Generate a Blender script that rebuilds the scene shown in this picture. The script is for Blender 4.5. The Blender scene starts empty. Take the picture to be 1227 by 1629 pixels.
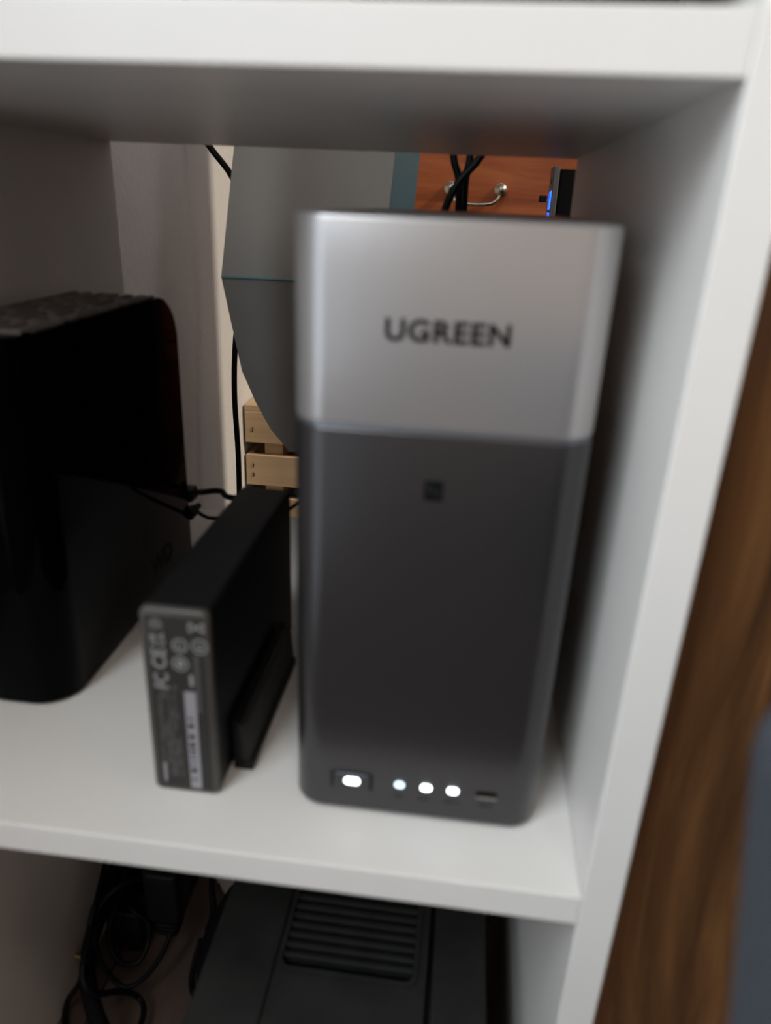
import bpy, bmesh, math, random
from mathutils import Matrix, Vector
random.seed(7)
S = bpy.context.scene
COL = S.collection
PI = math.pi
MM = 0.001

# ------------------------------------------------------------------ camera
cam_d = bpy.data.cameras.new('camera')
cam = bpy.data.objects.new('camera', cam_d)
COL.objects.link(cam)
S.camera = cam
cam_d.sensor_fit = 'AUTO'
cam_d.sensor_width = 36.0
cam_d.lens = 1170.9 / 1629.0 * 36.0
cam_d.clip_start = 0.01
cam_d.dof.use_dof = True
cam_d.dof.focus_distance = 1.05
cam_d.dof.aperture_fstop = 7.6
cam.matrix_world = Matrix(((0.992163, -0.083209, 0.093209, -0.055668), (0.118158, 0.382285, -0.916459, -0.192960), (0.040625, 0.920290, 0.389121, 0.222298), (0.000000, 0.000000, 0.000000, 1.000000)))

# ------------------------------------------------------------------ world, lights, exposure
w = bpy.data.worlds.new('world')
S.world = w
w.use_nodes = True
bg = w.node_tree.nodes['Background']
bg.inputs[0].default_value = (0.80, 0.90, 1.0, 1)
bg.inputs[1].default_value = 1.35

def light(name, kind, loc, target, energy, color, **kw):
    d = bpy.data.lights.new(name, kind)
    d.energy = energy
    d.color = color
    for k, v in kw.items():
        setattr(d, k, v)
    o = bpy.data.objects.new(name, d)
    COL.objects.link(o)
    o.location = loc
    o.rotation_euler = (Vector(target) - Vector(loc)).to_track_quat('-Z', 'Y').to_euler()
    return o

light('sun', 'SUN', (1.6, 0.1, 1.6), (0.85, 0.26, 1.0), 1.9, (1.0, 0.86, 0.68), angle=0.012)
# daylight entering by the window in the left wall
wd_ = light('window_daylight', 'AREA', (-0.425, -0.80, 0.95), (0.6, -0.80, 0.95), 27, (0.88, 0.952, 1.0),
            shape='RECTANGLE', size=1.1, size_y=0.8)
# weak warm fill added overhead behind the camera, no real fixture
light('overhead_fill', 'AREA', (0.25, -0.95, 2.10), (0.25, -0.95, 0.0), 5, (1.0, 0.92, 0.84), shape='DISK', size=0.35)

S.view_settings.view_transform = 'Standard'
S.view_settings.look = 'None'
S.view_settings.exposure = 0.0
S.view_settings.gamma = 1.0
S.view_settings.use_curve_mapping = False

# ------------------------------------------------------------------ materials
def mat(name, col, rough=0.5, metal=0.0, var=0.0, scale=60.0, bump=0.0, emit=None, estr=0.0, coat=0.0, spec=0.5):
    m = bpy.data.materials.new(name)
    m.use_nodes = True
    nt = m.node_tree
    b = nt.nodes['Principled BSDF']
    b.inputs['Base Color'].default_value = (*col, 1)
    b.inputs['Roughness'].default_value = rough
    b.inputs['Metallic'].default_value = metal
    b.inputs['Coat Weight'].default_value = coat
    b.inputs['Specular IOR Level'].default_value = spec
    if emit:
        b.inputs['Emission Color'].default_value = (*emit, 1)
        b.inputs['Emission Strength'].default_value = estr
    tc = nt.nodes.new('ShaderNodeTexCoord')
    n = nt.nodes.new('ShaderNodeTexNoise')
    n.inputs['Scale'].default_value = scale
    n.inputs['Detail'].default_value = 5
    nt.links.new(tc.outputs['Object'], n.inputs['Vector'])
    if var > 0:
        r = nt.nodes.new('ShaderNodeValToRGB')
        r.color_ramp.elements[0].position = 0.3
        r.color_ramp.elements[1].position = 0.7
        r.color_ramp.elements[0].color = (*[max(0, c * (1 - var)) for c in col], 1)
        r.color_ramp.elements[1].color = (*[min(1, c * (1 + var)) for c in col], 1)
        nt.links.new(n.outputs['Fac'], r.inputs['Fac'])
        nt.links.new(r.outputs['Color'], b.inputs['Base Color'])
    if bump > 0:
        bp = nt.nodes.new('ShaderNodeBump')
        bp.inputs['Strength'].default_value = bump
        bp.inputs['Distance'].default_value = 0.002
        nt.links.new(n.outputs['Fac'], bp.inputs['Height'])
        nt.links.new(bp.outputs['Normal'], b.inputs['Normal'])
    return m

def wood(name, dark, mid, light_, axis='Z', freq=40.0, stretch=0.06, rough=0.45, contrast=(0.3, 0.72), warp=2.5, bump=0.05):
    m = bpy.data.materials.new(name)
    m.use_nodes = True
    nt = m.node_tree
    b = nt.nodes['Principled BSDF']
    b.inputs['Roughness'].default_value = rough
    tc = nt.nodes.new('ShaderNodeTexCoord')
    mp = nt.nodes.new('ShaderNodeMapping')
    sc = {'X': (stretch, 1, 1), 'Y': (1, stretch, 1), 'Z': (1, 1, stretch)}[axis]
    mp.inputs['Scale'].default_value = sc
    nt.links.new(tc.outputs['Object'], mp.inputs['Vector'])
    n = nt.nodes.new('ShaderNodeTexNoise')
    n.inputs['Scale'].default_value = freq
    n.inputs['Detail'].default_value = 7
    n.inputs['Roughness'].default_value = 0.62
    n.inputs['Distortion'].default_value = warp
    nt.links.new(mp.outputs['Vector'], n.inputs['Vector'])
    r = nt.nodes.new('ShaderNodeValToRGB')
    e = r.color_ramp.elements
    e[0].position, e[1].position = contrast
    e[0].color = (*dark, 1)
    e[1].color = (*light_, 1)
    k = e.new((contrast[0] + contrast[1]) / 2)
    k.color = (*mid, 1)
    nt.links.new(n.outputs['Fac'], r.inputs['Fac'])
    nt.links.new(r.outputs['Color'], b.inputs['Base Color'])
    bp = nt.nodes.new('ShaderNodeBump')
    bp.inputs['Strength'].default_value = bump
    bp.inputs['Distance'].default_value = 0.001
    nt.links.new(n.outputs['Fac'], bp.inputs['Height'])
    nt.links.new(bp.outputs['Normal'], b.inputs['Normal'])
    return m

M = {}
M['white'] = mat('white_melamine', (0.80, 0.766, 0.73), 0.38, var=0.015, scale=25, bump=0.03)
M['wall'] = mat('white_wall_paint', (0.70, 0.70, 0.70), 0.85, var=0.02, scale=140, bump=0.5)
M['ceiling'] = mat('ceiling_paint', (0.72, 0.66, 0.59), 0.9)
M['wall_warm'] = mat('beige_wall_paint', (0.66, 0.53, 0.43), 0.85, var=0.02, scale=140, bump=0.4)
M['silver'] = mat('silver_satin', (0.50, 0.478, 0.474), 0.31, metal=0.68, bump=0.015, scale=900)
M['graphite'] = mat('graphite_satin', (0.072, 0.068, 0.070), 0.29, metal=0.75, bump=0.015, scale=900)
M['seam'] = mat('seam_highlight', (0.20, 0.22, 0.25), 0.35, metal=0.8)  # pale bluish tone paints in the highlight along the seam edge
M['ink'] = mat('dark_ink', (0.004, 0.004, 0.0045), 0.6, spec=0.08)
M['ink2'] = mat('faint_ink', (0.022, 0.022, 0.023), 0.6, spec=0.15)
M['led'] = mat('white_led', (0.9, 0.95, 1), 0.4, emit=(0.86, 0.93, 1.0), estr=7)
M['led_dim'] = mat('blue_white_led', (0.7, 0.85, 1), 0.4, emit=(0.55, 0.78, 1.0), estr=3)
M['led_blue'] = mat('blue_led', (0.05, 0.1, 1), 0.4, emit=(0.02, 0.13, 1.0), estr=2.2)
M['black'] = mat('black_plastic', (0.006, 0.006, 0.0065), 0.5, spec=0.22, bump=0.05, scale=600)
M['black_matte'] = mat('black_matte', (0.004, 0.004, 0.0045), 0.8, spec=0.12)
M['gloss'] = mat('gloss_black', (0.0012, 0.0012, 0.0014), 0.06, spec=0.03)
M['gloss_mark'] = mat('gloss_black_mark', (0.0025, 0.0025, 0.0026), 0.25, spec=0.03)
M['vent'] = mat('vent_plate', (0.17, 0.145, 0.132), 0.55)
M['rubber'] = mat('black_rubber', (0.004, 0.004, 0.0045), 0.45, spec=0.15)
M['label'] = mat('label_grey', (0.032, 0.029, 0.026), 0.5, spec=0.25, var=0.1, scale=300)
M['rim'] = mat('label_rim', (0.06, 0.054, 0.047), 0.4)
M['print'] = mat('print_pale', (0.27, 0.265, 0.26), 0.6)
M['print_dim'] = mat('print_dim', (0.105, 0.10, 0.098), 0.6)
M['sticker'] = mat('sticker_pale', (0.30, 0.29, 0.31), 0.5)
M['appl'] = mat('dusty_black_plastic', (0.021, 0.021, 0.020), 0.55, spec=0.28, var=0.25, scale=45, bump=0.1)
M['steel'] = mat('brushed_steel', (0.55, 0.53, 0.49), 0.32, metal=1.0)
M['brass'] = mat('screw_brass', (0.62, 0.52, 0.34), 0.3, metal=1.0)
M['pewter'] = mat('pewter', (0.46, 0.43, 0.38), 0.34, metal=1.0, var=0.15, scale=200)
M['frost'] = mat('frosted_grey', (0.37, 0.365, 0.35), 0.55, var=0.03, scale=20)
M['teal'] = mat('teal_edge', (0.19, 0.34, 0.38), 0.4)
M['bezel'] = mat('dark_bezel', (0.10, 0.10, 0.10), 0.45, metal=0.5)
M['cherry'] = wood('cherry_wood', (0.26, 0.062, 0.018), (0.42, 0.11, 0.034), (0.54, 0.17, 0.058), 'X', 30, 0.07, 0.4, warp=1.2)
M['pine'] = wood('pine_wood', (0.50, 0.34, 0.20), (0.60, 0.43, 0.27), (0.68, 0.51, 0.34), 'X', 26, 0.06, 0.7, warp=0.8)
M['walnut'] = wood('walnut_wood', (0.040, 0.016, 0.006), (0.16, 0.072, 0.026), (0.31, 0.15, 0.055), 'Z', 24, 0.12, 0.42, (0.28, 0.74), 1.8)
M['floor'] = wood('brown_floor', (0.065, 0.044, 0.036), (0.098, 0.067, 0.056), (0.125, 0.088, 0.073), 'Y', 26, 0.08, 0.5, warp=1.0)
M['paper'] = mat('white_paper', (0.78, 0.77, 0.76), 0.8)
M['slate'] = mat('slate_fabric', (0.045, 0.050, 0.062), 0.9, var=0.15, scale=700, bump=0.3)

# ------------------------------------------------------------------ helpers
def obj(name, bm, m, parent=None, smooth=False, bevel=0.0, seg=2):
    if bevel > 0:
        bmesh.ops.bevel(bm, geom=list(bm.edges), offset=bevel, segments=seg, profile=0.5, affect='EDGES', clamp_overlap=True)
    bmesh.ops.recalc_face_normals(bm, faces=list(bm.faces))
    me = bpy.data.meshes.new(name)
    bm.to_mesh(me)
    bm.free()
    me.materials.append(M[m] if isinstance(m, str) else m)
    if smooth:
        me.polygons.foreach_set('use_smooth', [True] * len(me.polygons))
        me.set_sharp_from_angle(angle=math.radians(38))
    o = bpy.data.objects.new(name, me)
    COL.objects.link(o)
    if parent:
        o.parent = parent
    return o

def tag(o, label=None, cat=None, group=None, kind=None):
    if label: o['label'] = label
    if cat: o['category'] = cat
    if group: o['group'] = group
    if kind: o['kind'] = kind
    return o

def empty(name, loc, label=None, cat=None, group=None, kind=None):
    o = bpy.data.objects.new(name, None)
    o.empty_display_size = 0.02
    COL.objects.link(o)
    o.location = loc
    bpy.context.view_layer.update()
    tag(o, label, cat, group, kind)
    return o

def part(o, parent):
    """parent keeping world coordinates (meshes are built in world coordinates)"""
    o.parent = parent
    g = parent
    off = Vector((0, 0, 0))
    while g:
        off += g.location
        g = g.parent
    o.location = -off
    return o

def bx(bm, x0, x1, y0, y1, z0, z1):
    vs = [bm.verts.new((x, y, z)) for z in (z0, z1) for (x, y) in ((x0, y0), (x1, y0), (x1, y1), (x0, y1))]
    for f in ((0, 3, 2, 1), (4, 5, 6, 7), (0, 1, 5, 4), (1, 2, 6, 5), (2, 3, 7, 6), (3, 0, 4, 7)):
        bm.faces.new([vs[i] for i in f])
    return bm

def box(x0, x1, y0, y1, z0, z1):
    return bx(bmesh.new(), x0, x1, y0, y1, z0, z1)

def rrect(x0, x1, y0, y1, r, n=8):
    """rounded rectangle outline; r may be 4 radii (x0y0, x1y0, x1y1, x0y1)"""
    rs = r if isinstance(r, (tuple, list)) else (r,) * 4
    pts = []
    for (cx, cy, a0, rr) in ((x0 + rs[0], y0 + rs[0], PI, rs[0]), (x1 - rs[1], y0 + rs[1], 1.5 * PI, rs[1]),
                             (x1 - rs[2], y1 - rs[2], 0, rs[2]), (x0 + rs[3], y1 - rs[3], 0.5 * PI, rs[3])):
        for i in range(n + 1):
            a = a0 + 0.5 * PI * i / n
            pts.append((cx + rr * math.cos(a), cy + rr * math.sin(a)))
    return pts

def loft(rings, bm=None, closed=True):
    bm = bm or bmesh.new()
    R = [[bm.verts.new(p) for p in ring] for ring in rings]
    n = len(R[0])
    for a, b in zip(R[:-1], R[1:]):
        for i in range(n):
            j = (i + 1) % n
            bm.faces.new((a[i], a[j], b[j], b[i]))
    if closed:
        bm.faces.new(list(reversed(R[0])))
        bm.faces.new(R[-1])
    return bm

def inset_ring(x0, x1, y0, y1, r, d, z, n=8):
    return [(x, y, z) for x, y in rrect(x0 + d, x1 - d, y0 + d, y1 - d, max(r - d, 0.0003), n)]

def rbox(x0, x1, y0, y1, z0, z1, r, e=0.001, n=8, seg=3):
    """vertical box with rounded upright edges of radius r and softened top/bottom edges e"""
    rings = []
    for i in range(seg + 1):
        a = 0.5 * PI * i / seg
        rings.append(inset_ring(x0, x1, y0, y1, r, e * (1 - math.sin(a)), z0 + e * (1 - math.cos(a)), n))
    for i in range(seg + 1):
        a = 0.5 * PI * i / seg
        rings.append(inset_ring(x0, x1, y0, y1, r, e * (1 - math.cos(a)), z1 - e * (1 - math.sin(a)), n))
    return loft(rings)

def prism_y(pts, y0, y1, bm=None):
    """outline in x,z extruded along y"""
    return loft([[(x, y0, z) for x, z in pts], [(x, y1, z) for x, z in pts]], bm)

def spline(pts, n=10):
    P = [Vector(p) for p in pts]
    P = [P[0] * 2 - P[1]] + P + [P[-1] * 2 - P[-2]]
    out = []
    for i in range(1, len(P) - 2):
        for k in range(n):
            t = k / n
            a, b, c, d = P[i - 1:i + 3]
            out.append(0.5 * ((2 * b) + (c - a) * t + (2 * a - 5 * b + 4 * c - d) * t * t + (3 * b - a - 3 * c + d) * t ** 3))
    out.append(P[-2])
    return out

def tube(pts, r, sides=10, n=8, bm=None, flat=None):
    P = spline(pts, n) if n > 1 else [Vector(p) for p in pts]
    bm = bm or bmesh.new()
    rings = []
    up = None
    for i, p in enumerate(P):
        t = (P[min(i + 1, len(P) - 1)] - P[max(i - 1, 0)]).normalized()
        if up is None:
            up = Vector((0, 0, 1)) if abs(t.z) < 0.9 else Vector((1, 0, 0))
        sidev = t.cross(up)
        if sidev.length < 1e-6:
            sidev = t.cross(Vector((0.3, 0.8, 0.1)))
        sidev.normalize()
        up = sidev.cross(t).normalized()
        f = flat or 1.0
        rings.append([p + (sidev * math.cos(2 * PI * k / sides) * r + up * math.sin(2 * PI * k / sides) * r * f) for k in range(sides)])
    return loft(rings, bm)

def cyl(p0, p1, r0, r1=None, sides=20, bm=None):
    r1 = r0 if r1 is None else r1
    p0, p1 = Vector(p0), Vector(p1)
    t = (p1 - p0).normalized()
    a = t.orthogonal().normalized()
    b = t.cross(a)
    ring = lambda p, r: [p + (a * math.cos(2 * PI * k / sides) + b * math.sin(2 * PI * k / sides)) * r for k in range(sides)]
    return loft([ring(p0, r0), ring(p1, r1)], bm)

def lathe_axis(p0, axis, prof, sides=20, bm=None):
    """profile of (distance along axis, radius)"""
    p0, t = Vector(p0), Vector(axis).normalized()
    a = t.orthogonal().normalized()
    b = t.cross(a)
    return loft([[p0 + t * d + (a * math.cos(2 * PI * k / sides) + b * math.sin(2 * PI * k / sides)) * r for k in range(sides)] for d, r in prof], bm)

def torus_xz(cx, cz, y0, y1, r, wd, sides=24, bm=None):
    """flat ring in an x,z plane"""
    bm = bm or bmesh.new()
    rr = [(r - wd / 2, y1), (r + wd / 2, y1), (r + wd / 2, y0), (r - wd / 2, y0)]
    rings = [[bm.verts.new((cx + q * math.cos(2 * PI * k / sides), y, cz + q * math.sin(2 * PI * k / sides))) for q, y in rr] for k in range(sides)]
    for k in range(sides):
        A, B = rings[k], rings[(k + 1) % sides]
        for i in range(4):
            bm.faces.new((A[i], A[(i + 1) % 4], B[(i + 1) % 4], B[i]))
    return bm

def text_bm(body, width, height, depth, bold=0.0, space=1.0):
    """lettering as a mesh, fitted into width x height, lying in x,y centred at 0"""
    c = bpy.data.curves.new('lettering', 'FONT')
    c.body = body
    c.align_x = 'CENTER'
    c.size = 1.0
    c.offset = bold
    c.space_character = space
    c.extrude = 0.05
    t = bpy.data.objects.new('lettering_curve', c)
    COL.objects.link(t)
    bpy.context.view_layer.update()
    me = bpy.data.meshes.new_from_object(t.evaluated_get(bpy.context.evaluated_depsgraph_get()))
    bpy.data.objects.remove(t)
    bpy.data.curves.remove(c)
    bm = bmesh.new()
    bm.from_mesh(me)
    bpy.data.meshes.remove(me)
    xs = [v.co.x for v in bm.verts]; ys = [v.co.y for v in bm.verts]
    cx, cy = (min(xs) + max(xs)) / 2, (min(ys) + max(ys)) / 2
    sx, sy = width / (max(xs) - min(xs)), height / (max(ys) - min(ys))
    for v in bm.verts:
        v.co = Vector(((v.co.x - cx) * sx, (v.co.y - cy) * sy, v.co.z / 0.1 * depth))
    return bm

def place(bm, mtx):
    bmesh.ops.transform(bm, matrix=mtx, verts=list(bm.verts))
    return bm

def front_text(body, cx, cz, y, width, height, depth=0.0003, bold=0.0, spin=0.0, space=1.0):
    """lettering on a face looking towards -y"""
    return place(text_bm(body, width, height, depth, bold, space),
                 Matrix.Translation((cx, y, cz)) @ Matrix.Rotation(PI / 2, 4, 'X') @ Matrix.Rotation(spin, 4, 'Z'))

def copy_tree(o, parent=None, off=None):
    c = o.copy()
    COL.objects.link(c)
    c.parent = parent
    if off is not None:
        c.location = Vector(c.location) + Vector(off)
    for ch in o.children:
        copy_tree(ch, c)
    return c

# ------------------------------------------------------------------ the room
FZ = -0.299
fl = tag(obj('floor', box(-0.4, 1.6, -2.2, 1.55, FZ - 0.03, FZ - 0.006), 'floor'), kind='structure')
pm = None
for i in range(16):
    x0 = -0.4 + i * 0.125
    if pm is None:
        o = obj('plank', box(0.0008, 0.1242, -2.2, 1.55, FZ - 0.006, FZ), 'floor', bevel=0.0006, seg=1)
        pm = o.data
    else:
        o = bpy.data.objects.new('plank', pm)
        COL.objects.link(o)
    o.parent = fl
    o.location = (x0, 0, 0)
def wall_with_window(name, n, xa, xb, ya, yb, y0, y1, z0, z1, m):
    b_ = bmesh.new()
    bx(b_, xa, xb, ya, y0, FZ - 0.03, 2.15)
    bx(b_, xa, xb, y1, yb, FZ - 0.03, 2.15)
    bx(b_, xa, xb, y0, y1, FZ - 0.03, z0)
    bx(b_, xa, xb, y0, y1, z1, 2.15)
    tag(obj(name, b_, m), kind='structure')
    b_ = bmesh.new()
    for q_ in ((y0 + 0.001, y0 + 0.03, z0 + 0.001, z1 - 0.001), (y1 - 0.03, y1 - 0.001, z0 + 0.001, z1 - 0.001), (y0 + 0.03, y1 - 0.03, z0 + 0.001, z0 + 0.03), (y0 + 0.03, y1 - 0.03, z1 - 0.03, z1 - 0.001)):
        bx(b_, xa + 0.03, xb - 0.03, *q_)
    tag(obj('window_%d' % n, b_, 'white'), kind='structure')
wall_with_window('wall_left', 2, -0.5, -0.4, -2.2, 1.65, -1.25, -0.22, -0.24, 1.55, 'wall')
tag(obj('wall_back', box(-0.4, 1.7, 1.55, 1.65, FZ - 0.03, 2.15), 'wall'), kind='structure')
wall_with_window('wall_right', 1, 1.6, 1.7, -2.2, 1.55, 0.335, 1.10, 1.12, 2.05, 'wall_warm')
tag(obj('wall_front', box(-0.5, 1.7, -2.3, -2.2, FZ - 0.03, 2.15), 'wall_warm'), kind='structure')
tag(obj('ceiling', box(-0.5, 1.7, -2.2, 1.65, 2.15, 2.25), 'ceiling'), kind='structure')

# ------------------------------------------------------------------ white shelving unit
W, D, T, H = 0.2934, 0.3074, 0.0134, 0.250
TOP = 0.545
u = empty('shelving_unit', (-W / 2, 0.15, FZ), 'white board shelving unit holding the tower, the drive and the appliance', 'shelf')
def upart(name, bm, m='white', bevel=0.0006):
    return part(obj(name, bm, m, None, bevel=bevel, seg=2), u)
upart('side_panel', box(0, T, 0, D, FZ, TOP))
upart('side_panel', box(-W - T, -W, 0, D, FZ, TOP))
upart('shelf_board', box(-W, 0, 0, D, -T, 0))
upart('shelf_board', box(-W, 0, 0, D, H, H + T))
upart('shelf_board', box(-W, 0, 0, D, TOP - T, TOP))
sc = part(obj('screw', lathe_axis((-W, 0.136, -0.2747), (1, 0, 0), [(0, 0.0022), (0.004, 0.0022), (0.0042, 0.0038), (0.0062, 0.0036), (0.0066, 0.002)], 14), 'brass', smooth=True), u)
sc['label'] = 'small brass screw head'

# ------------------------------------------------------------------ two-tone storage tower
NX0, NX1, NY0, NY1 = -0.1098, -0.0146, 0.0263, 0.245
t = empty('storage_tower', ((NX0 + NX1) / 2, (NY0 + NY1) / 2, 0),
          'tall two-tone network storage tower, silver above dark grey, reading UGREEN', 'storage tower')
def tp(o, parent=None):
    return part(o, parent or t)
SEAM = 0.1567
lower = tp(obj('lower_shell', rbox(NX0, NX1, NY0, NY1, 0.0018, SEAM, 0.0115, 0.0014, 10), 'graphite', smooth=True))
lower['label'] = 'dark grey lower shell'
upper = tp(obj('upper_shell', rbox(NX0, NX1, NY0, NY1, SEAM + 0.0007, 0.2187, 0.0115, 0.0012, 10), 'silver', smooth=True))
upper['label'] = 'silver grey upper shell'
sm = tp(obj('seam_strip', rbox(NX0 + 0.0003, NX1 - 0.0003, NY0 + 0.0003, NY1 - 0.0003, SEAM - 0.0005, SEAM + 0.0009, 0.0112, 0.0002, 10), 'seam', smooth=True))
for (x, y) in ((NX0 + 0.015, NY0 + 0.015), (NX1 - 0.015, NY0 + 0.015), (NX0 + 0.015, NY1 - 0.015), (NX1 - 0.015, NY1 - 0.015)):
    tp(obj('rubber_foot', cyl((x, y, 0.0), (x, y, 0.0022), 0.007), 'rubber', smooth=True))
FY = NY0
lt = tp(obj('lettering', front_text('UGREEN', -0.0621, 0.1876, FY, 0.0368, 0.0067, 0.0005, 0.030, 0.0, 1.09), 'ink'), upper)
lt['label'] = 'dark UGREEN lettering'
# near-field mark: rounded square with a stylised N cut by pale strokes
nf = tp(obj('contact_mark', prism_y(rrect(-0.0660, -0.0598, 0.1346, 0.1412, 0.0008, 4), FY - 0.0003, FY + 0.0003), 'ink'), lower)
bm = bmesh.new()
prism_y([(-0.0651, 0.1358), (-0.0645, 0.1358), (-0.0645, 0.1398), (-0.0651, 0.1402)], FY - 0.0005, FY, bm)
prism_y([(-0.0646, 0.1398), (-0.0640, 0.1402), (-0.0618, 0.1366), (-0.0618, 0.1356)], FY - 0.0005, FY, bm)
prism_y([(-0.0613, 0.1356), (-0.0607, 0.1360), (-0.0607, 0.1400), (-0.0613, 0.1400)], FY - 0.0005, FY, bm)
tp(obj('contact_mark_stroke', bm, 'ink2'), lower)
# power button in a bevelled recess, lit bar
btn = tp(obj('power_button', prism_y(rrect(-0.0940, -0.0790, 0.0121, 0.0198, 0.0016, 5), FY - 0.0004, FY + 0.001), 'graphite', smooth=True))
bm = bmesh.new()
bx(bm, -0.0945, -0.0937, FY - 0.0006, FY + 0.0004, 0.0126, 0.0192)
bx(bm, -0.0793, -0.0785, FY - 0.0006, FY + 0.0004, 0.0126, 0.0192)
tp(obj('button_gap', bm, 'ink'), btn)
tp(obj('button_lip', box(-0.0925, -0.0805, FY - 0.0009, FY, 0.0190, 0.0198), 'seam', bevel=0.0002), btn)
tp(obj('button_light', prism_y(rrect(-0.0891, -0.0835, 0.0148, 0.0174, 0.00129, 6), FY - 0.0008, FY), 'led'), btn)
for i, (x, lab) in enumerate(((-0.0679, 'LAN'), (-0.0577, 'DISK 1'), (-0.0475, 'DISK 2'))):
    ww = 0.0019 if i else 0.0017
    tp(obj('status_light', prism_y(rrect(x - ww, x + ww, 0.0155, 0.0178, 0.00114, 6), FY - 0.0005, FY), 'led' if i else 'led_dim'))
    bm = front_text(lab, x - 0.0003, 0.0109, FY, 0.0036 if i == 0 else 0.0052, 0.0011, 0.0003)
    tp(obj('light_caption', bm, 'ink2'))
pt = tp(obj('usb_port', prism_y(rrect(-0.0390, -0.0306, 0.0152, 0.0177, 0.0012, 6), FY - 0.0003, FY), 'black_matte'))
tp(obj('port_rim', prism_y(rrect(-0.0388, -0.0308, 0.0150, 0.0157, 0.0003, 3), FY - 0.0006, FY), 'pewter'), pt)
tp(obj('port_caption', front_text('USB-C', -0.0348, 0.0112, FY, 0.0052, 0.0011, 0.0003), 'ink2'))

# ------------------------------------------------------------------ glossy black book-shaped drive
BX0, BX1, BY0, BY1, BH = -0.2735, -0.2250, 0.066, 0.2275, 0.1690
b = empty('external_drive', ((BX0 + BX1) / 2, (BY0 + BY1) / 2, 0),
          'glossy black book-shaped external drive with slotted top beside the left panel', 'hard drive')
rings = []
RB = 0.026
for k in range(3):
    a = 0.5 * PI * k / 2
    d = 0.0012 * (1 - math.sin(a))
    rings.append([(x, y, 0.0012 + 0.0012 * (1 - math.cos(a))) for x, y in rrect(BX0 + d, BX1 - d, BY0 + d, BY1 - d, (0.0175, 0.0175, 0.002, 0.002), 10)])
for k in range(13):
    a = 0.5 * PI * k / 12
    z = BH - RB + RB * math.sin(a)
    yb = BY1 - RB + RB * math.cos(a)
    rings.append([(x, y, z) for x, y in rrect(BX0, BX1, BY0, yb, (0.0175, 0.0175, 0.002, 0.002), 10)])
bs = part(obj('shell', loft(rings), 'gloss', smooth=True), b)
# top grille: ribs with dash and dot gaps between them
bm = bmesh.new()
rows = 6
gx0, gx1, gy0, gy1 = BX0 + 0.0012, BX1 - 0.0012, BY0 + 0.012, BY1 - RB - 0.001
zt0, zt1 = BH - 0.0002, BH + 0.0012
pitch = (gx1 - gx0) / rows
rr = random.Random(3)
for i in range(rows):
    xa = gx0 + i * pitch
    bx(bm, xa, xa + pitch * 0.42, gy0, gy1, zt0, zt1)
    y = gy0
    while y < gy1 - 0.004:
        L = rr.choice((0.006, 0.010, 0.016, 0.022))
        bx(bm, xa + pitch * 0.42, xa + pitch, y, min(y + rr.choice((0.003, 0.005)), gy1), zt0, zt1 - 0.0001)
        y += L + 0.006
bx(bm, gx1 - pitch * 0.3, gx1, gy0, gy1, zt0, zt1)
g = part(obj('vent_grille', bm, 'vent'), b)
g['kind'] = 'stuff'
bx_f = part(obj('base_pad', rbox(BX0 + 0.005, BX1 - 0.005, BY0 + 0.005, BY1 - 0.005, 0, 0.0016, 0.012, 0.0003), 'rubber'), b)
lg = place(text_bm('WD', 0.030, 0.012, 0.0003, 0.02), Matrix.Translation((BX1, 0.180, 0.022)) @ Matrix.Rotation(PI / 2, 4, 'Z') @ Matrix.Rotation(PI / 2, 4, 'X'))
lo = part(obj('lettering', lg, 'gloss_mark'), bs)
lo['label'] = 'faint embossed WD lettering'

# ------------------------------------------------------------------ black power brick standing on its edge
PX0, PX1, PY0, PY1, PH = -0.1662, -0.1400, 0.0262, 0.150, 0.0842
a = empty('power_adapter', ((PX0 + PX1) / 2, (PY0 + PY1) / 2, 0),
          'long black power brick standing upright with printed grey end label', 'power adapter')
def yprism_soft(x0, x1, z0, z1, y0, y1, r, e):
    R = []
    for k in range(4):
        q = 0.5 * PI * k / 3
        d = e * (1 - math.sin(q))
        R.append([(x, y0 + e * (1 - math.cos(q)), z) for x, z in rrect(x0 + d, x1 - d, z0 + d, z1 - d, max(r - d, 0.0004), 6)])
    R.append([(x, y1, z) for x, z in rrect(x0, x1, z0, z1, r, 6)])
    return loft(R)
body = part(obj('body', yprism_soft(PX0, PX1, 0, PH, PY0 + 0.0015, PY1, 0.0028, 0.0003), 'black', smooth=True), a)
cap = part(obj('end_cap', yprism_soft(PX0 - 0.0001, PX1 + 0.0001, 0.0, PH + 0.0001, PY0, PY0 + 0.0030, 0.0030, 0.0012), 'rim', smooth=True), a)
LX0, LX1, LZ0, LZ1 = PX0 + 0.0022, PX1 - 0.0022, 0.0025, PH - 0.0030
LY = PY0 - 0.0002
lab = part(obj('end_label', prism_y(rrect(LX0, LX1, LZ0, LZ1, 0.001, 4), LY, PY0 + 0.0012), 'label'), a)
lab['label'] = 'grey printed rating label'
def lp(name, bm, m):
    return part(obj(name, bm, m), lab)
for (bd, (cx, _, cz), wd, hg) in (('FC', (-0.1595, 0.0260, 0.0534), 0.0066, 0.0056), ('CE', (-0.1597, 0.0260, 0.0632), 0.0086, 0.0056), ('UK\nCA', (-0.1597, 0.0260, 0.0716), 0.0056, 0.0056)):
    lp('print_mark', front_text(bd, cx, cz, LY - 0.0001, wd, hg, 0.0003, 0.015, PI / 2), 'print')
for (cx, _, cz), r in (((-0.1513, 0.0260, 0.0696), 0.0027), ((-0.1437, 0.0260, 0.0700), 0.0029), ((-0.1516, 0.0260, 0.0617), 0.0029)):
    lp('print_ring', torus_xz(cx, cz, LY - 0.0002, LY, r, 0.0006), 'print')
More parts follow.
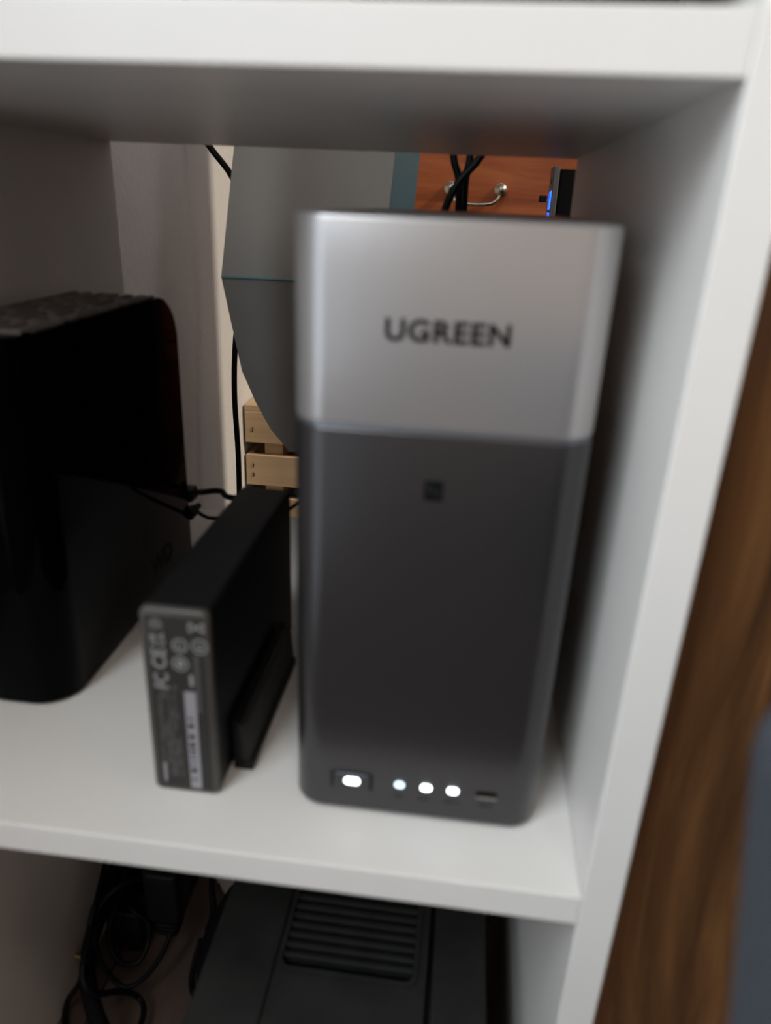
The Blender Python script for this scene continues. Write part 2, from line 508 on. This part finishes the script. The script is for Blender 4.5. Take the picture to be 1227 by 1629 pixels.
for bd, (cx, _, cz) in (('IT', (-0.1513, 0.0260, 0.0696)), ('E', (-0.1437, 0.0260, 0.0700))):
    lp('print_mark', front_text(bd, cx, cz, LY - 0.0001, 0.0024, 0.0024, 0.0002, 0.01, PI / 2), 'print')
cx, _, cz = (-0.1516, 0.0260, 0.0617)
lp('print_mark', cyl((cx, LY - 0.0002, cz), (cx, LY, cz), 0.0015), 'print')
cx, _, cz = (-0.1599, 0.0260, 0.0780)
lp('print_mark', prism_y([(cx - 0.0025, cz - 0.002), (cx + 0.0025, cz - 0.002), (cx + 0.0025, cz + 0.001), (cx, cz + 0.0028), (cx - 0.0025, cz + 0.001)], LY - 0.0002, LY), 'print_dim')
cx, _, cz = (-0.1446, 0.0260, 0.0779)
bm = bmesh.new()
for sg in (-1, 1):
    prism_y([(cx - 0.003, cz - 0.0018 * sg), (cx - 0.0023, cz - 0.0021 * sg), (cx + 0.003, cz + 0.0018 * sg), (cx + 0.0023, cz + 0.0021 * sg)], LY - 0.0002, LY, bm)
    bx(bm, cx - 0.0028 * sg - 0.0003, cx - 0.0028 * sg + 0.0003, LY - 0.0002, LY, cz - 0.002, cz + 0.002)
lp('print_mark', bm, 'print')
cx, _, cz = (-0.1478, 0.0260, 0.0546)
lp('print_mark', prism_y(rrect(cx - 0.0007, cx + 0.0007, cz - 0.0026, cz + 0.0026, 0.0005, 3), LY - 0.0002, LY), 'print')
# columns of fine print, too small to read
bm = bmesh.new()
rr = random.Random(11)
for i in range(8):
    xa = -0.1617 + i * 0.00105
    z = 0.008
    while z < 0.050:
        L = rr.uniform(0.002, 0.009)
        if rr.random() < 0.8:
            bx(bm, xa, xa + 0.00045, LY - 0.0001, LY, z, min(z + L, 0.0515))
        z += L + 0.0012
for xa in (-0.1462, -0.1452):
    bx(bm, xa, xa + 0.0005, LY - 0.0001, LY, 0.040, 0.066)
fp = lp('fine_print', bm, 'print_dim')
fp['kind'] = 'stuff'
lp('print_mark', box(-0.1619, -0.1608, LY - 0.0002, LY, 0.0050, 0.0140), 'sticker')
st = lp('barcode_sticker', prism_y(rrect(-0.1510, -0.1466, 0.0030, 0.0495, 0.0003, 2), LY - 0.0002, LY), 'sticker')
z = 0.007
while z < 0.037:
    h = rr.choice((0.0005, 0.0008, 0.0014, 0.002))
    lp('barcode_bar', box(-0.1502, -0.1482, LY - 0.0003, LY, z, z + h), 'ink')
    z += h + rr.choice((0.0012, 0.002, 0.0032))

# ------------------------------------------------------------------ low black bracket between brick and tower
k = empty('bracket', (-0.134, 0.09, 0), 'low black channel bracket lying between the power brick and the tower', 'bracket')
KX0, KX1, KY0, KY1 = -0.1388, -0.1305, 0.042, 0.1205
part(obj('back_plate', box(KX0, KX0 + 0.0028, KY0, KY1, 0.0, 0.0245), 'black', bevel=0.0004), k)
part(obj('base', box(KX0 + 0.0028, KX1, KY0, KY1, 0.0, 0.0045), 'black', bevel=0.0003), k)
part(obj('sloped_rib', loft([[(KX0 + 0.0028, y, 0.0045), (KX1 - 0.0012, y, 0.0045), (KX0 + 0.0055, y, 0.0215), (KX0 + 0.0028, y, 0.0225)] for y in (KY0 + 0.0006, KY1)]), 'appl'), k)
part(obj('pin', cyl((KX0 + 0.0042, KY0 - 0.0006, 0.0220), (KX0 + 0.0042, KY0 + 0.004, 0.0220), 0.0015), 'appl', smooth=True), k)

# ------------------------------------------------------------------ cables
def cable(name, pts, r, label, group=None, m='rubber', sides=10, n=8):
    return tag(obj(name, tube(pts, r, sides, n), m, smooth=True), label, 'cable', group)
c = empty('drive_cable', (-0.225, 0.2235, 0.04), 'thick black cable leaving the back of the glossy drive, the upper of two', 'cable', 'cables of the glossy drive')
part(obj('cord', tube([(-0.2272, 0.236, 0.0425), (-0.2256, 0.2500, 0.0374), (-0.2167, 0.2620, 0.0344), (-0.2087, 0.2750, 0.0249), (-0.150, 0.290, 0.030), (-0.145, 0.325, 0.010), (-0.147, 0.345, -0.08), (-0.15, 0.35, -0.20), (-0.16, 0.36, FZ + 0.003)], 0.0021), 'rubber', smooth=True), c)
part(obj('plug', rbox(-0.2315, -0.2235, 0.2278, 0.240, 0.0385, 0.0465, 0.002, 0.001), 'rubber', smooth=True), c)
c = empty('drive_cable', (-0.225, 0.2235, 0.03), 'thin black cable leaving the back of the glossy drive, the lower of two', 'cable', 'cables of the glossy drive')
part(obj('cord', tube([(-0.2262, 0.238, 0.0300), (-0.2221, 0.2440, 0.0228), (-0.2134, 0.2500, 0.0196), (-0.175, 0.268, 0.020), (-0.165, 0.318, 0.008), (-0.168, 0.335, -0.08), (-0.17, 0.34, -0.2), (-0.18, 0.35, FZ + 0.003)], 0.0013), 'rubber', smooth=True), c)
part(obj('plug', lathe_axis((-0.2265, 0.2278, 0.0300), (0.05, 1, 0), [(0, 0.0040), (0.008, 0.0040), (0.009, 0.0028), (0.017, 0.0018)], 14), 'rubber', smooth=True), c)

cable('hanging_cable', [(-0.397, 0.735, 0.42), (-0.385, 0.728, 0.36), (-0.3934, 0.7200, 0.3048), (-0.3695, 0.7200, 0.2703), (-0.3439, 0.7220, 0.2370), (-0.3345, 0.7350, 0.1871), (-0.3383, 0.7350, 0.1212), (-0.3488, 0.7250, 0.0604), (-0.3500, 0.7120, -0.0093), (-0.3460, 0.7050, -0.0917), (-0.3450, 0.7000, -0.1523), (-0.3462, 0.7000, -0.2568), (-0.3425, 0.7000, -0.3590)][:-1] + [(-0.345, 0.715, -0.275), (-0.340, 0.745, FZ + 0.004), (-0.33, 0.81, FZ + 0.004)], 0.0036,
      'black cable hanging in front of the sunlit wall by the wooden crate')
for pts, lab in (
    ([(-0.105, 0.22, 0.5485), (-0.103, 0.305, 0.5495), (-0.100, 0.365, 0.50), (-0.0915, 0.3950, 0.3113), (-0.0838, 0.4000, 0.2854), (-0.0777, 0.4000, 0.2534), (-0.0712, 0.4030, 0.2156), (-0.072, 0.41, 0.05), (-0.07, 0.42, -0.15), (-0.06, 0.43, FZ + 0.004)], 'straight black cable, leftmost at the top of the three crossing before the red wood drawer'),
    ([(0.005, 0.20, 0.5485), (0.0, 0.300, 0.5495), (-0.008, 0.350, 0.50), (-0.020, 0.380, 0.36), (-0.0453, 0.3850, 0.2772), (-0.0587, 0.3880, 0.2534), (-0.0818, 0.3880, 0.2153), (-0.100, 0.395, 0.10), (-0.105, 0.40, -0.15), (-0.11, 0.40, FZ + 0.004)], 'black cable slanting across the other two before the red wood drawer'),
    ([(-0.060, 0.21, 0.5485), (-0.060, 0.305, 0.5495), (-0.058, 0.375, 0.50), (-0.0639, 0.4120, 0.3107), (-0.0649, 0.4150, 0.2875), (-0.0662, 0.4150, 0.2546), (-0.0677, 0.4150, 0.2156), (-0.055, 0.42, 0.05), (-0.05, 0.45, -0.15), (-0.04, 0.46, FZ + 0.004)], 'black cable behind the slanting one before the red wood drawer')):
    cable('hanging_cable', pts, 0.0028, lab, 'crossing cables behind the tower')

# lower compartment cables
def cords(pts, r, label, name='power_cable', m='rubber', sides=10):
    return cable(name, pts, r, label, 'cables under the shelf' if name == 'power_cable' else None, m, sides)
cords([(-0.2351, 0.2060, -0.2260), (-0.2332, 0.1667, -0.2260), (-0.2478, 0.1620, -0.2208), (-0.2619, 0.1471, -0.2156), (-0.2719, 0.1379, -0.2260), (-0.2743, 0.1325, -0.2469), (-0.2695, 0.1264, -0.2625), (-0.2581, 0.1230, -0.2755), (-0.2484, 0.1226, -0.2781), (-0.2381, 0.1336, -0.2755), (-0.2324, 0.1499, -0.2677), (-0.2319, 0.1658, -0.2573), (-0.2373, 0.1841, -0.2469), (-0.2512, 0.2073, -0.2364)], 0.0017,
      'black cable hanging in the large loop under the shelf')
cords([(-0.2846, 0.2181, -0.2469), (-0.2718, 0.1787, -0.2469), (-0.2714, 0.1575, -0.2469), (-0.2720, 0.1457, -0.2573), (-0.2665, 0.1376, -0.2677), (-0.2573, 0.1358, -0.2755), (-0.2490, 0.1398, -0.2755), (-0.2454, 0.1479, -0.2677), (-0.2485, 0.1572, -0.2625), (-0.2528, 0.1585, -0.2573), (-0.2613, 0.1597, -0.2521), (-0.2706, 0.1698, -0.2521), (-0.2860, 0.1970, -0.2314)], 0.0019,
      'black cable curled into the small loop inside the larger one')
cords([(-0.2738, 0.1358, -0.2208), (-0.2729, 0.1177, -0.2391), (-0.2740, 0.1088, -0.2573), (-0.2860, 0.1092, -0.2804), (-0.2836, 0.0993, -0.2860), (-0.2710, 0.0849, -0.2886), (-0.2481, 0.0769, -0.2886), (-0.2360, 0.0978, -0.2886), (-0.2359, 0.1142, -0.2886), (-0.2435, 0.1221, -0.2860), (-0.2509, 0.1135, -0.2703), (-0.2579, 0.0974, -0.2495), (-0.2652, 0.0995, -0.2391), (-0.2697, 0.1167, -0.2312), (-0.2860, 0.1846, -0.2182)], 0.0020,
      'black cable with the lowest wide loop near the left panel')
cords([(-0.2860, 0.2057, -0.2406), (-0.2860, 0.1688, -0.2569), (-0.2825, 0.1412, -0.2599), (-0.2751, 0.1188, -0.2625), (-0.2657, 0.1045, -0.2677), (-0.2551, 0.0932, -0.2729), (-0.2363, 0.0762, -0.2781)], 0.0054,
      'thick black cable sleeve hanging along the left panel', 'cable_sleeve', 'black_matte', 12)
cords([(-0.2181, 0.2286, -0.2469), (-0.2114, 0.1881, -0.2469), (-0.2043, 0.1689, -0.2547), (-0.2042, 0.1549, -0.2573)], 0.0024,
      'black cable dropping into the black pouch beside the appliance')

pl = empty('mains_plug', (-0.2352, 0.1630, -0.2469), 'ribbed black mains plug hanging below the shelf edge', 'plug')
px, py, pz = (-0.2352, 0.1630, -0.2469)
part(obj('plug_body', rbox(px - 0.013, px + 0.013, py - 0.011, py + 0.011, pz - 0.004, pz + 0.040, 0.005, 0.002), 'black', smooth=True), pl)
for i in range(4):
    part(obj('grip_ring', rbox(px - 0.010 + i * 0.0006, px + 0.010 - i * 0.0006, py - 0.0085, py + 0.0085, pz - 0.0085 - i * 0.004, pz - 0.006 - i * 0.004, 0.004, 0.0006), 'rubber', smooth=True), pl)
part(obj('grip_core', rbox(px - 0.007, px + 0.007, py - 0.006, py + 0.006, pz - 0.022, pz - 0.003, 0.003, 0.001), 'rubber', smooth=True), pl)
pl = empty('plug_block', (-0.2685, 0.1660, -0.2729), 'small black plug block inside the cord loops', 'plug')
px, py, pz = (-0.2697, 0.1679, -0.2755)
part(obj('block', rbox(px - 0.013, px + 0.013, py - 0.009, py + 0.012, pz - 0.020, pz + 0.018, 0.004, 0.002), 'black', smooth=True), pl)
part(obj('cord_exit', cyl((px + 0.012, py, pz), (px + 0.020, py - 0.003, pz + 0.002), 0.004, 0.0025), 'rubber', smooth=True), pl)
pl = empty('adapter_block', (-0.262, 0.215, FZ), 'black adapter block in the dark corner behind the hanging cords', 'power adapter')
part(obj('block', rbox(-0.287, -0.240, 0.200, 0.262, FZ, FZ + 0.135, 0.006, 0.002), 'black', smooth=True), pl)
part(obj('block_seam', rbox(-0.2872, -0.2398, 0.1998, 0.2622, FZ + 0.066, FZ + 0.0672, 0.006, 0.0003), 'rubber', smooth=True), pl)

# black pouch beside the appliance
bm = bmesh.new()
rings = []
cx0, cy0 = -0.1890, 0.160
for (z, rx, ry, ox) in ((FZ, 0.020, 0.034, 0), (FZ + 0.004, 0.025, 0.040, 0), (FZ + 0.025, 0.026, 0.044, -0.001), (FZ + 0.042, 0.022, 0.038, 0.000), (FZ + 0.058, 0.016, 0.028, 0.003), (FZ + 0.068, 0.009, 0.016, 0.005), (FZ + 0.073, 0.002, 0.005, 0.006)):
    rings.append([(cx0 + ox + 0.75 * rx * math.cos(2 * PI * q / 24) * (1 + 0.05 * math.sin(5 * q)), cy0 + ry * math.sin(2 * PI * q / 24), z) for q in range(24)])
po = empty('pouch', (cx0, cy0, FZ), 'soft black pouch leaning on the left side of the dark appliance', 'pouch')
part(obj('bag', loft(rings, bm), 'black_matte', smooth=True), po)
part(obj('loop_strap', tube([(-0.2080, 0.1520, -0.2625), (-0.2111, 0.1440, -0.2781), (-0.2128, 0.1414, -0.2912), (-0.2083, 0.1330, -0.2912), (-0.2016, 0.1296, -0.2912), (-0.1982, 0.1336, -0.2834)], 0.0022), 'black_matte', smooth=True), po)

# white sheet on the floor
bm = bmesh.new()
edge = [(-0.229, 0.235), (-0.224, 0.2285), (-0.2215, 0.2275), (-0.2175, 0.2215), (-0.2140, 0.2185), (-0.2105, 0.2160), (-0.2060, 0.2110), (-0.2000, 0.2100)]
outl = edge + [(-0.175, 0.215), (-0.172, 0.32), (-0.24, 0.33)]
loft([[(x, y, FZ) for x, y in outl], [(x, y, FZ + 0.004) for x, y in outl]], bm)
tag(obj('paper_sheet', bm, 'paper'), 'white torn-edged sheet on the brown floor behind the black pouch', 'paper')

# ------------------------------------------------------------------ dusty black appliance with slotted top
AZ = -0.150
AX0, AX1, AY0, AY1 = -0.1685, -0.0182, 0.012, 0.285
ap = empty('appliance', ((AX0 + AX1) / 2, 0.15, FZ), 'dusty black plastic appliance with slotted vent on top under the shelf', 'appliance')
def apart(name, bm, m='appl', bevel=0.0008, smooth=False):
    return part(obj(name, bm, m, None, smooth, bevel, 2), ap)
apart('body', rbox(AX0, AX1, AY0, AY1, FZ, AZ - 0.010, 0.004, 0.001), bevel=0, smooth=True)
VX0, VX1, VY0, VY1 = -0.1270, -0.0570, 0.0640, 0.146
CX0, CX1 = -0.1300, -0.0500
apart('side_band', loft([[(AX0, y, AZ - 0.010), (CX0, y, AZ - 0.010), (CX0, y, AZ + 0.0015), (AX0 + 0.002, y, AZ)] for y in (AY0, AY1)]), bevel=0.0012)
apart('side_band', loft([[(CX1 + 0.003, y, AZ - 0.010), (AX1, y, AZ - 0.010), (AX1 - 0.002, y, AZ), (CX1 + 0.003, y, AZ + 0.0015)] for y in (AY0, AY1)]), bevel=0.0012)
apart('groove', box(CX1, CX1 + 0.003, AY0, AY1, AZ - 0.010, AZ - 0.0045), 'black', 0)
apart('front_panel', box(CX0, CX1, AY0, VY0, AZ - 0.010, AZ - 0.0005), bevel=0.0006)
apart('rear_panel', box(CX0, CX1, VY1, AY1, AZ - 0.010, AZ - 0.0005), bevel=0.0006)
apart('vent_cheek', box(CX0, VX0, VY0, VY1, AZ - 0.010, AZ - 0.0005), bevel=0.0003)
apart('vent_cheek', box(VX1, CX1, VY0, VY1, AZ - 0.010, AZ - 0.0005), bevel=0.0003)
apart('vent_gap_shade', box(VX0, VX1, VY0, VY1, AZ - 0.010, AZ - 0.0092), 'black_matte', 0)  # black insert, painted shade in the gaps between the slats
# raised rim of the grille
bm = bmesh.new()
o1 = rrect(VX0 - 0.0022, VX1 + 0.0022, VY0 - 0.0022, VY1, 0.006, 6)
o2 = rrect(VX0 + 0.0003, VX1 - 0.0003, VY0 + 0.0003, VY1 - 0.002, 0.0045, 6)
R4 = [[bm.verts.new((x, y, z)) for x, y in o] for o, z in ((o1, AZ - 0.0008), (o1, AZ + 0.0009), (o2, AZ + 0.0009), (o2, AZ - 0.004))]
n_ = len(o1)
for i in range(4):
    A, B = R4[i], R4[(i + 1) % 4]
    for q in range(n_):
        bm.faces.new((A[q], A[(q + 1) % n_], B[(q + 1) % n_], B[q]))
part(obj('vent_rim', bm, 'appl', smooth=True), ap)
y = VY0 + 0.0062
sm_ = None
while y < VY1 - 0.004:
    if sm_ is None:
        o = obj('vent_slat', box(VX0, VX1, 0, 0.0032, AZ - 0.006, AZ), 'appl', bevel=0.0007, seg=2)
        sm_ = o.data
    else:
        o = bpy.data.objects.new('vent_slat', sm_)
        COL.objects.link(o)
    part(o, ap)
    o.location.y += y
    y += 0.0059

# ------------------------------------------------------------------ faceted grey panel shape behind the tower
q = empty('faceted_stand', (-0.22, 0.66, FZ), 'frosted grey faceted stand with teal right side and curved lower edge behind the tower', 'stand')
left = [(-0.286, 0.66, 0.385), (-0.3144, 0.6320, 0.2654), (-0.3231, 0.6000, 0.1410), (-0.3172, 0.6060, 0.0980), (-0.3084, 0.6140, 0.0381), (-0.2951, 0.6200, 0.0011), (-0.2803, 0.6260, -0.0312), (-0.2590, 0.6310, -0.0592)]
right = [(-0.1405, 0.66, 0.385), (-0.1463, 0.6320, 0.2652), (-0.1518, 0.6000, 0.1422), (-0.1551, 0.6060, 0.1040), (-0.1612, 0.6140, 0.0478), (-0.1680, 0.6200, 0.0102), (-0.1789, 0.6260, -0.0236), (-0.1940, 0.6310, -0.0572)]
DEP = 0.065
def skin(rows, bm=None):
    bm = bm or bmesh.new()
    V = [[bm.verts.new(p) for p in r] for r in rows]
    for a_, b_ in zip(V[:-1], V[1:]):
        for i in range(len(a_) - 1):
            bm.faces.new((a_[i], a_[i + 1], b_[i + 1], b_[i]))
    return bm
def solid_between(L, Rr, th):
    Lb = [(x, y + th, z) for x, y, z in L]
    Rb = [(x, y + th, z) for x, y, z in Rr]
    return loft([[l, r, rb, lb] for l, r, rb, lb in zip(L, Rr, Rb, Lb)])
part(obj('upper_face', solid_between(left[:3], right[:3], 0.006), 'frost'), q)
part(obj('lower_face', solid_between(left[2:], right[2:], 0.006), 'frost'), q)
xs_b = lambda p, dx: (p[0] + dx, p[1] + DEP, p[2])
side = loft([[(r[0] - 0.004, r[1] + 0.006, r[2]), (r[0], r[1] + 0.0061, r[2]), xs_b(r, 0.0205), xs_b(r, 0.0165)] for r in right])
sp = part(obj('side_face', side, 'teal'), q)
sp['label'] = 'teal right side face'
ce = part(obj('crease_strip', tube([Vector(left[2]) + Vector((0.001, -0.0003, 0)), Vector(right[2]) + Vector((0, -0.0003, 0))], 0.0016, 8, 1), 'teal'), q)
part(obj('stem', cyl((-0.200, 0.665, FZ + 0.008), (-0.200, 0.665, -0.012), 0.014), 'teal', smooth=True), q)
part(obj('stem_arm', box(-0.215, -0.185, 0.632, 0.682, -0.03, -0.012), 'teal', bevel=0.001), q)
part(obj('foot_plate', rbox(-0.27, -0.13, 0.60, 0.73, FZ, FZ + 0.009, 0.02, 0.002), 'teal', smooth=True), q)

# ------------------------------------------------------------------ pine crate
cr = empty('wooden_crate', (-0.23, 1.02, FZ), 'pale pine slatted crate against the sunlit wall', 'crate')
X0, X1, Y0, Y1 = -0.3965, -0.06, 0.900, 1.150
def cpart(name, bm, bevel=0.0008):
    return part(obj(name, bm, 'pine', bevel=bevel, seg=1), cr)
for i, (z0, z1) in enumerate(((-0.141, -0.0904), (-0.213, -0.1615), (-0.285, -0.234))):
    cpart('slat', box(X0, X1, Y0, Y0 + 0.012, z0, z1))
    cpart('slat', box(X0, X1, Y1 - 0.012, Y1, z0, z1))
    cpart('slat', box(X0, X0 + 0.010, Y0 + 0.0125, Y1 - 0.0125, z0, z1))
    cpart('slat', box(X1 - 0.010, X1, Y0 + 0.0125, Y1 - 0.0125, z0, z1))
for x in (X0 + 0.028, X1 - 0.058):
    for y in (Y0 + 0.0125, Y1 - 0.0425):
        cpart('corner_post', box(x, x + 0.030, y, y + 0.030, FZ, -0.092))
for i in range(4):
    y = Y0 + 0.0005 + i * 0.0630
    cpart('top_slat', box(X0, X1, y, y + 0.0600, -0.090, -0.080))
for i in range(3):
    cpart('floor_slat', box(X0 + 0.0105, X1 - 0.0105, Y0 + 0.045 + i * 0.055, Y0 + 0.093 + i * 0.055, FZ, FZ + 0.010))
for (uu, z) in ((-0.3845, -0.120), (-0.3850, -0.180), (-0.3850, -0.196)):
    part(obj('nail', tube([(uu, Y0 - 0.0004, z + 0.004), (uu + 0.0012, Y0 - 0.0004, z), (uu - 0.0004, Y0 - 0.0004, z - 0.003)], 0.0007, 6, 3), 'black'), cr)

# ------------------------------------------------------------------ red wood drawer cabinet
cb = empty('drawer_cabinet', (0.03, 1.38, FZ), 'reddish cherry wood drawer cabinet with curved metal pulls far behind the tower', 'cabinet')
def dpart(name, bm, m='cherry', parent=None, bevel=0.0015, smooth=False):
    return part(obj(name, bm, m, None, smooth, bevel, 2), parent or cb)
GX0, GX1, GY = -0.26, 0.32, 1.20
dpart('carcass', box(GX0 - 0.02, GX1 + 0.02, GY + 0.020, 1.545, FZ, 0.52))
dpart('cabinet_top', box(GX0 - 0.035, GX1 + 0.035, GY - 0.015, 1.548, 0.52, 0.545))
for (z0, z1, hz) in ((-0.27, -0.045, -0.15), (-0.040, 0.145, 0.05), (0.150, 0.345, 0.2470), (0.350, 0.515, 0.43)):
    dr = dpart('drawer', box(GX0, GX1, GY, GY + 0.020, z0, z1))
    bm = bmesh.new()
    for hx in (-0.1090, -0.0229):
        lathe_axis((hx, GY, hz), (0, -1, 0), [(0, 0.011), (0.003, 0.011), (0.005, 0.007), (0.012, 0.006), (0.016, 0.009), (0.020, 0.0095), (0.024, 0.006), (0.0255, 0.001)], 20, bm)
    tube([(-0.1090, GY - 0.016, hz - 0.004), (-0.1030, GY - 0.020, hz - 0.016), (-0.092, GY - 0.022, hz - 0.0225), (-0.066, GY - 0.022, hz - 0.0245), (-0.040, GY - 0.022, hz - 0.0225), (-0.029, GY - 0.020, hz - 0.016), (-0.0229, GY - 0.016, hz - 0.004)], 0.0035, 10, 6, bm)
    part(obj('drawer_pull', bm, 'pewter', smooth=True), dr)

# ------------------------------------------------------------------ computer tower with blue lights
pc = empty('computer_tower', (0.2, 0.98, FZ), 'black computer tower with blue lit ports along its silver edge', 'computer')
part(obj('case', rbox(0.046, 0.42, 0.902, 0.945, FZ, 0.2705, 0.004, 0.0015), 'black_matte', smooth=True), pc)
part(obj('front_bezel', rbox(0.0372, 0.046, 0.900, 0.948, FZ, 0.2735, 0.003, 0.001), 'bezel', smooth=True), pc)
for (z0, z1) in ((0.2330, 0.2410), (0.2215, 0.2300), (0.2040, 0.2150), (0.188, 0.199)):
    pr = part(obj('usb_port', box(0.0366, 0.0380, 0.906, 0.918, z0, z1), 'black_matte'), pc)
    bm = bmesh.new()
    for (ya, yb, za, zb) in ((0.904, 0.920, z1, z1 + 0.0014), (0.904, 0.920, z0 - 0.0014, z0), (0.904, 0.906, z0, z1), (0.918, 0.920, z0, z1)):
        bx(bm, 0.0362, 0.0376, ya, yb, za, zb)
    part(obj('port_light', bm, 'led_blue'), pr)
bm = bmesh.new()
bx(bm, 0.0366, 0.0378, 0.9005, 0.9035, 0.2030, 0.2160)
bx(bm, 0.0366, 0.0378, 0.9005, 0.9035, 0.2215, 0.2440)
part(obj('light_strip', bm, 'led_blue'), pc)
part(obj('power_switch', lathe_axis((0.0374, 0.912, 0.256), (-1, 0, 0), [(0, 0.003), (0.0008, 0.003), (0.001, 0.002)], 14), 'black'), pc)
us = empty('usb_stick', (0.0365, 0.912, 0.2330), 'tiny black receiver plugged into the computer tower', 'usb receiver')
part(obj('shell', box(0.0228, 0.0330, 0.906, 0.918, 0.2290, 0.2375), 'black', bevel=0.001), us)
part(obj('connector', box(0.0330, 0.0366, 0.908, 0.916, 0.2305, 0.2360), 'pewter'), us)

# ------------------------------------------------------------------ brown wood cabinet to the right
wc = empty('wood_cabinet', (0.26, 0.25, FZ), 'dark brown grained wood cabinet to the right of the white unit', 'cabinet')
WCY = 0.078
part(obj('carcass', box(0.024, 0.60, WCY + 0.018, 0.42, FZ, 0.46), 'walnut', bevel=0.001), wc)
part(obj('cabinet_top', box(0.022, 0.62, WCY - 0.004, 0.425, 0.46, 0.485), 'walnut', bevel=0.0015), wc)
d1 = part(obj('door', box(0.026, 0.308, WCY, WCY + 0.018, FZ + 0.03, 0.456), 'walnut', bevel=0.001), wc)
d2 = part(obj('door', box(0.312, 0.598, WCY, WCY + 0.018, FZ + 0.03, 0.456), 'walnut', bevel=0.001), wc)
for d_, x in ((d1, 0.285), (d2, 0.335)):
    part(obj('handle', lathe_axis((x, WCY, 0.25), (0, -1, 0), [(0, 0.004), (0.010, 0.004), (0.013, 0.011), (0.020, 0.011), (0.022, 0.007)], 18), 'pewter', smooth=True), d_)

# ------------------------------------------------------------------ dark slate padded stool close to the camera
sl = empty('padded_stool', (0.15, -0.22, FZ), 'dark slate fabric padded stool, blurred in the lower right corner', 'stool')
part(obj('cushion', place(rbox(-0.0046, 0.30, -0.34, -0.0858, 0.03, 0.152, 0.008, 0.010, 8, 5), Matrix(((1, 0, 0, 0), (0, 1, 0.42, -0.42 * 0.1404), (0, 0, 1, 0), (0, 0, 0, 1)))), 'slate', smooth=True), sl)
part(obj('seat_frame', rbox(0.02, 0.285, -0.365, -0.150, 0.008, 0.032, 0.02, 0.002), 'black', smooth=True), sl)
for x in (0.035, 0.27):
    for y in (-0.345, -0.170):
        part(obj('leg', cyl((x, y, FZ), (x, y, 0.010), 0.009, 0.012), 'black', smooth=True), sl)

# ------------------------------------------------------------------ dark device on the board above
dv = empty('dark_device', (-0.052, 0.08, H + T), 'flat dark box on the upper board, only its bottom edge in view', 'box')
part(obj('case', rbox(-0.0884, -0.0150, 0.003, 0.150, H + T, H + T + 0.045, 0.003, 0.0012), 'black', smooth=True), dv)
part(obj('front_groove', box(-0.086, -0.018, 0.0026, 0.0040, H + T + 0.020, H + T + 0.022), 'black_matte'), dv)
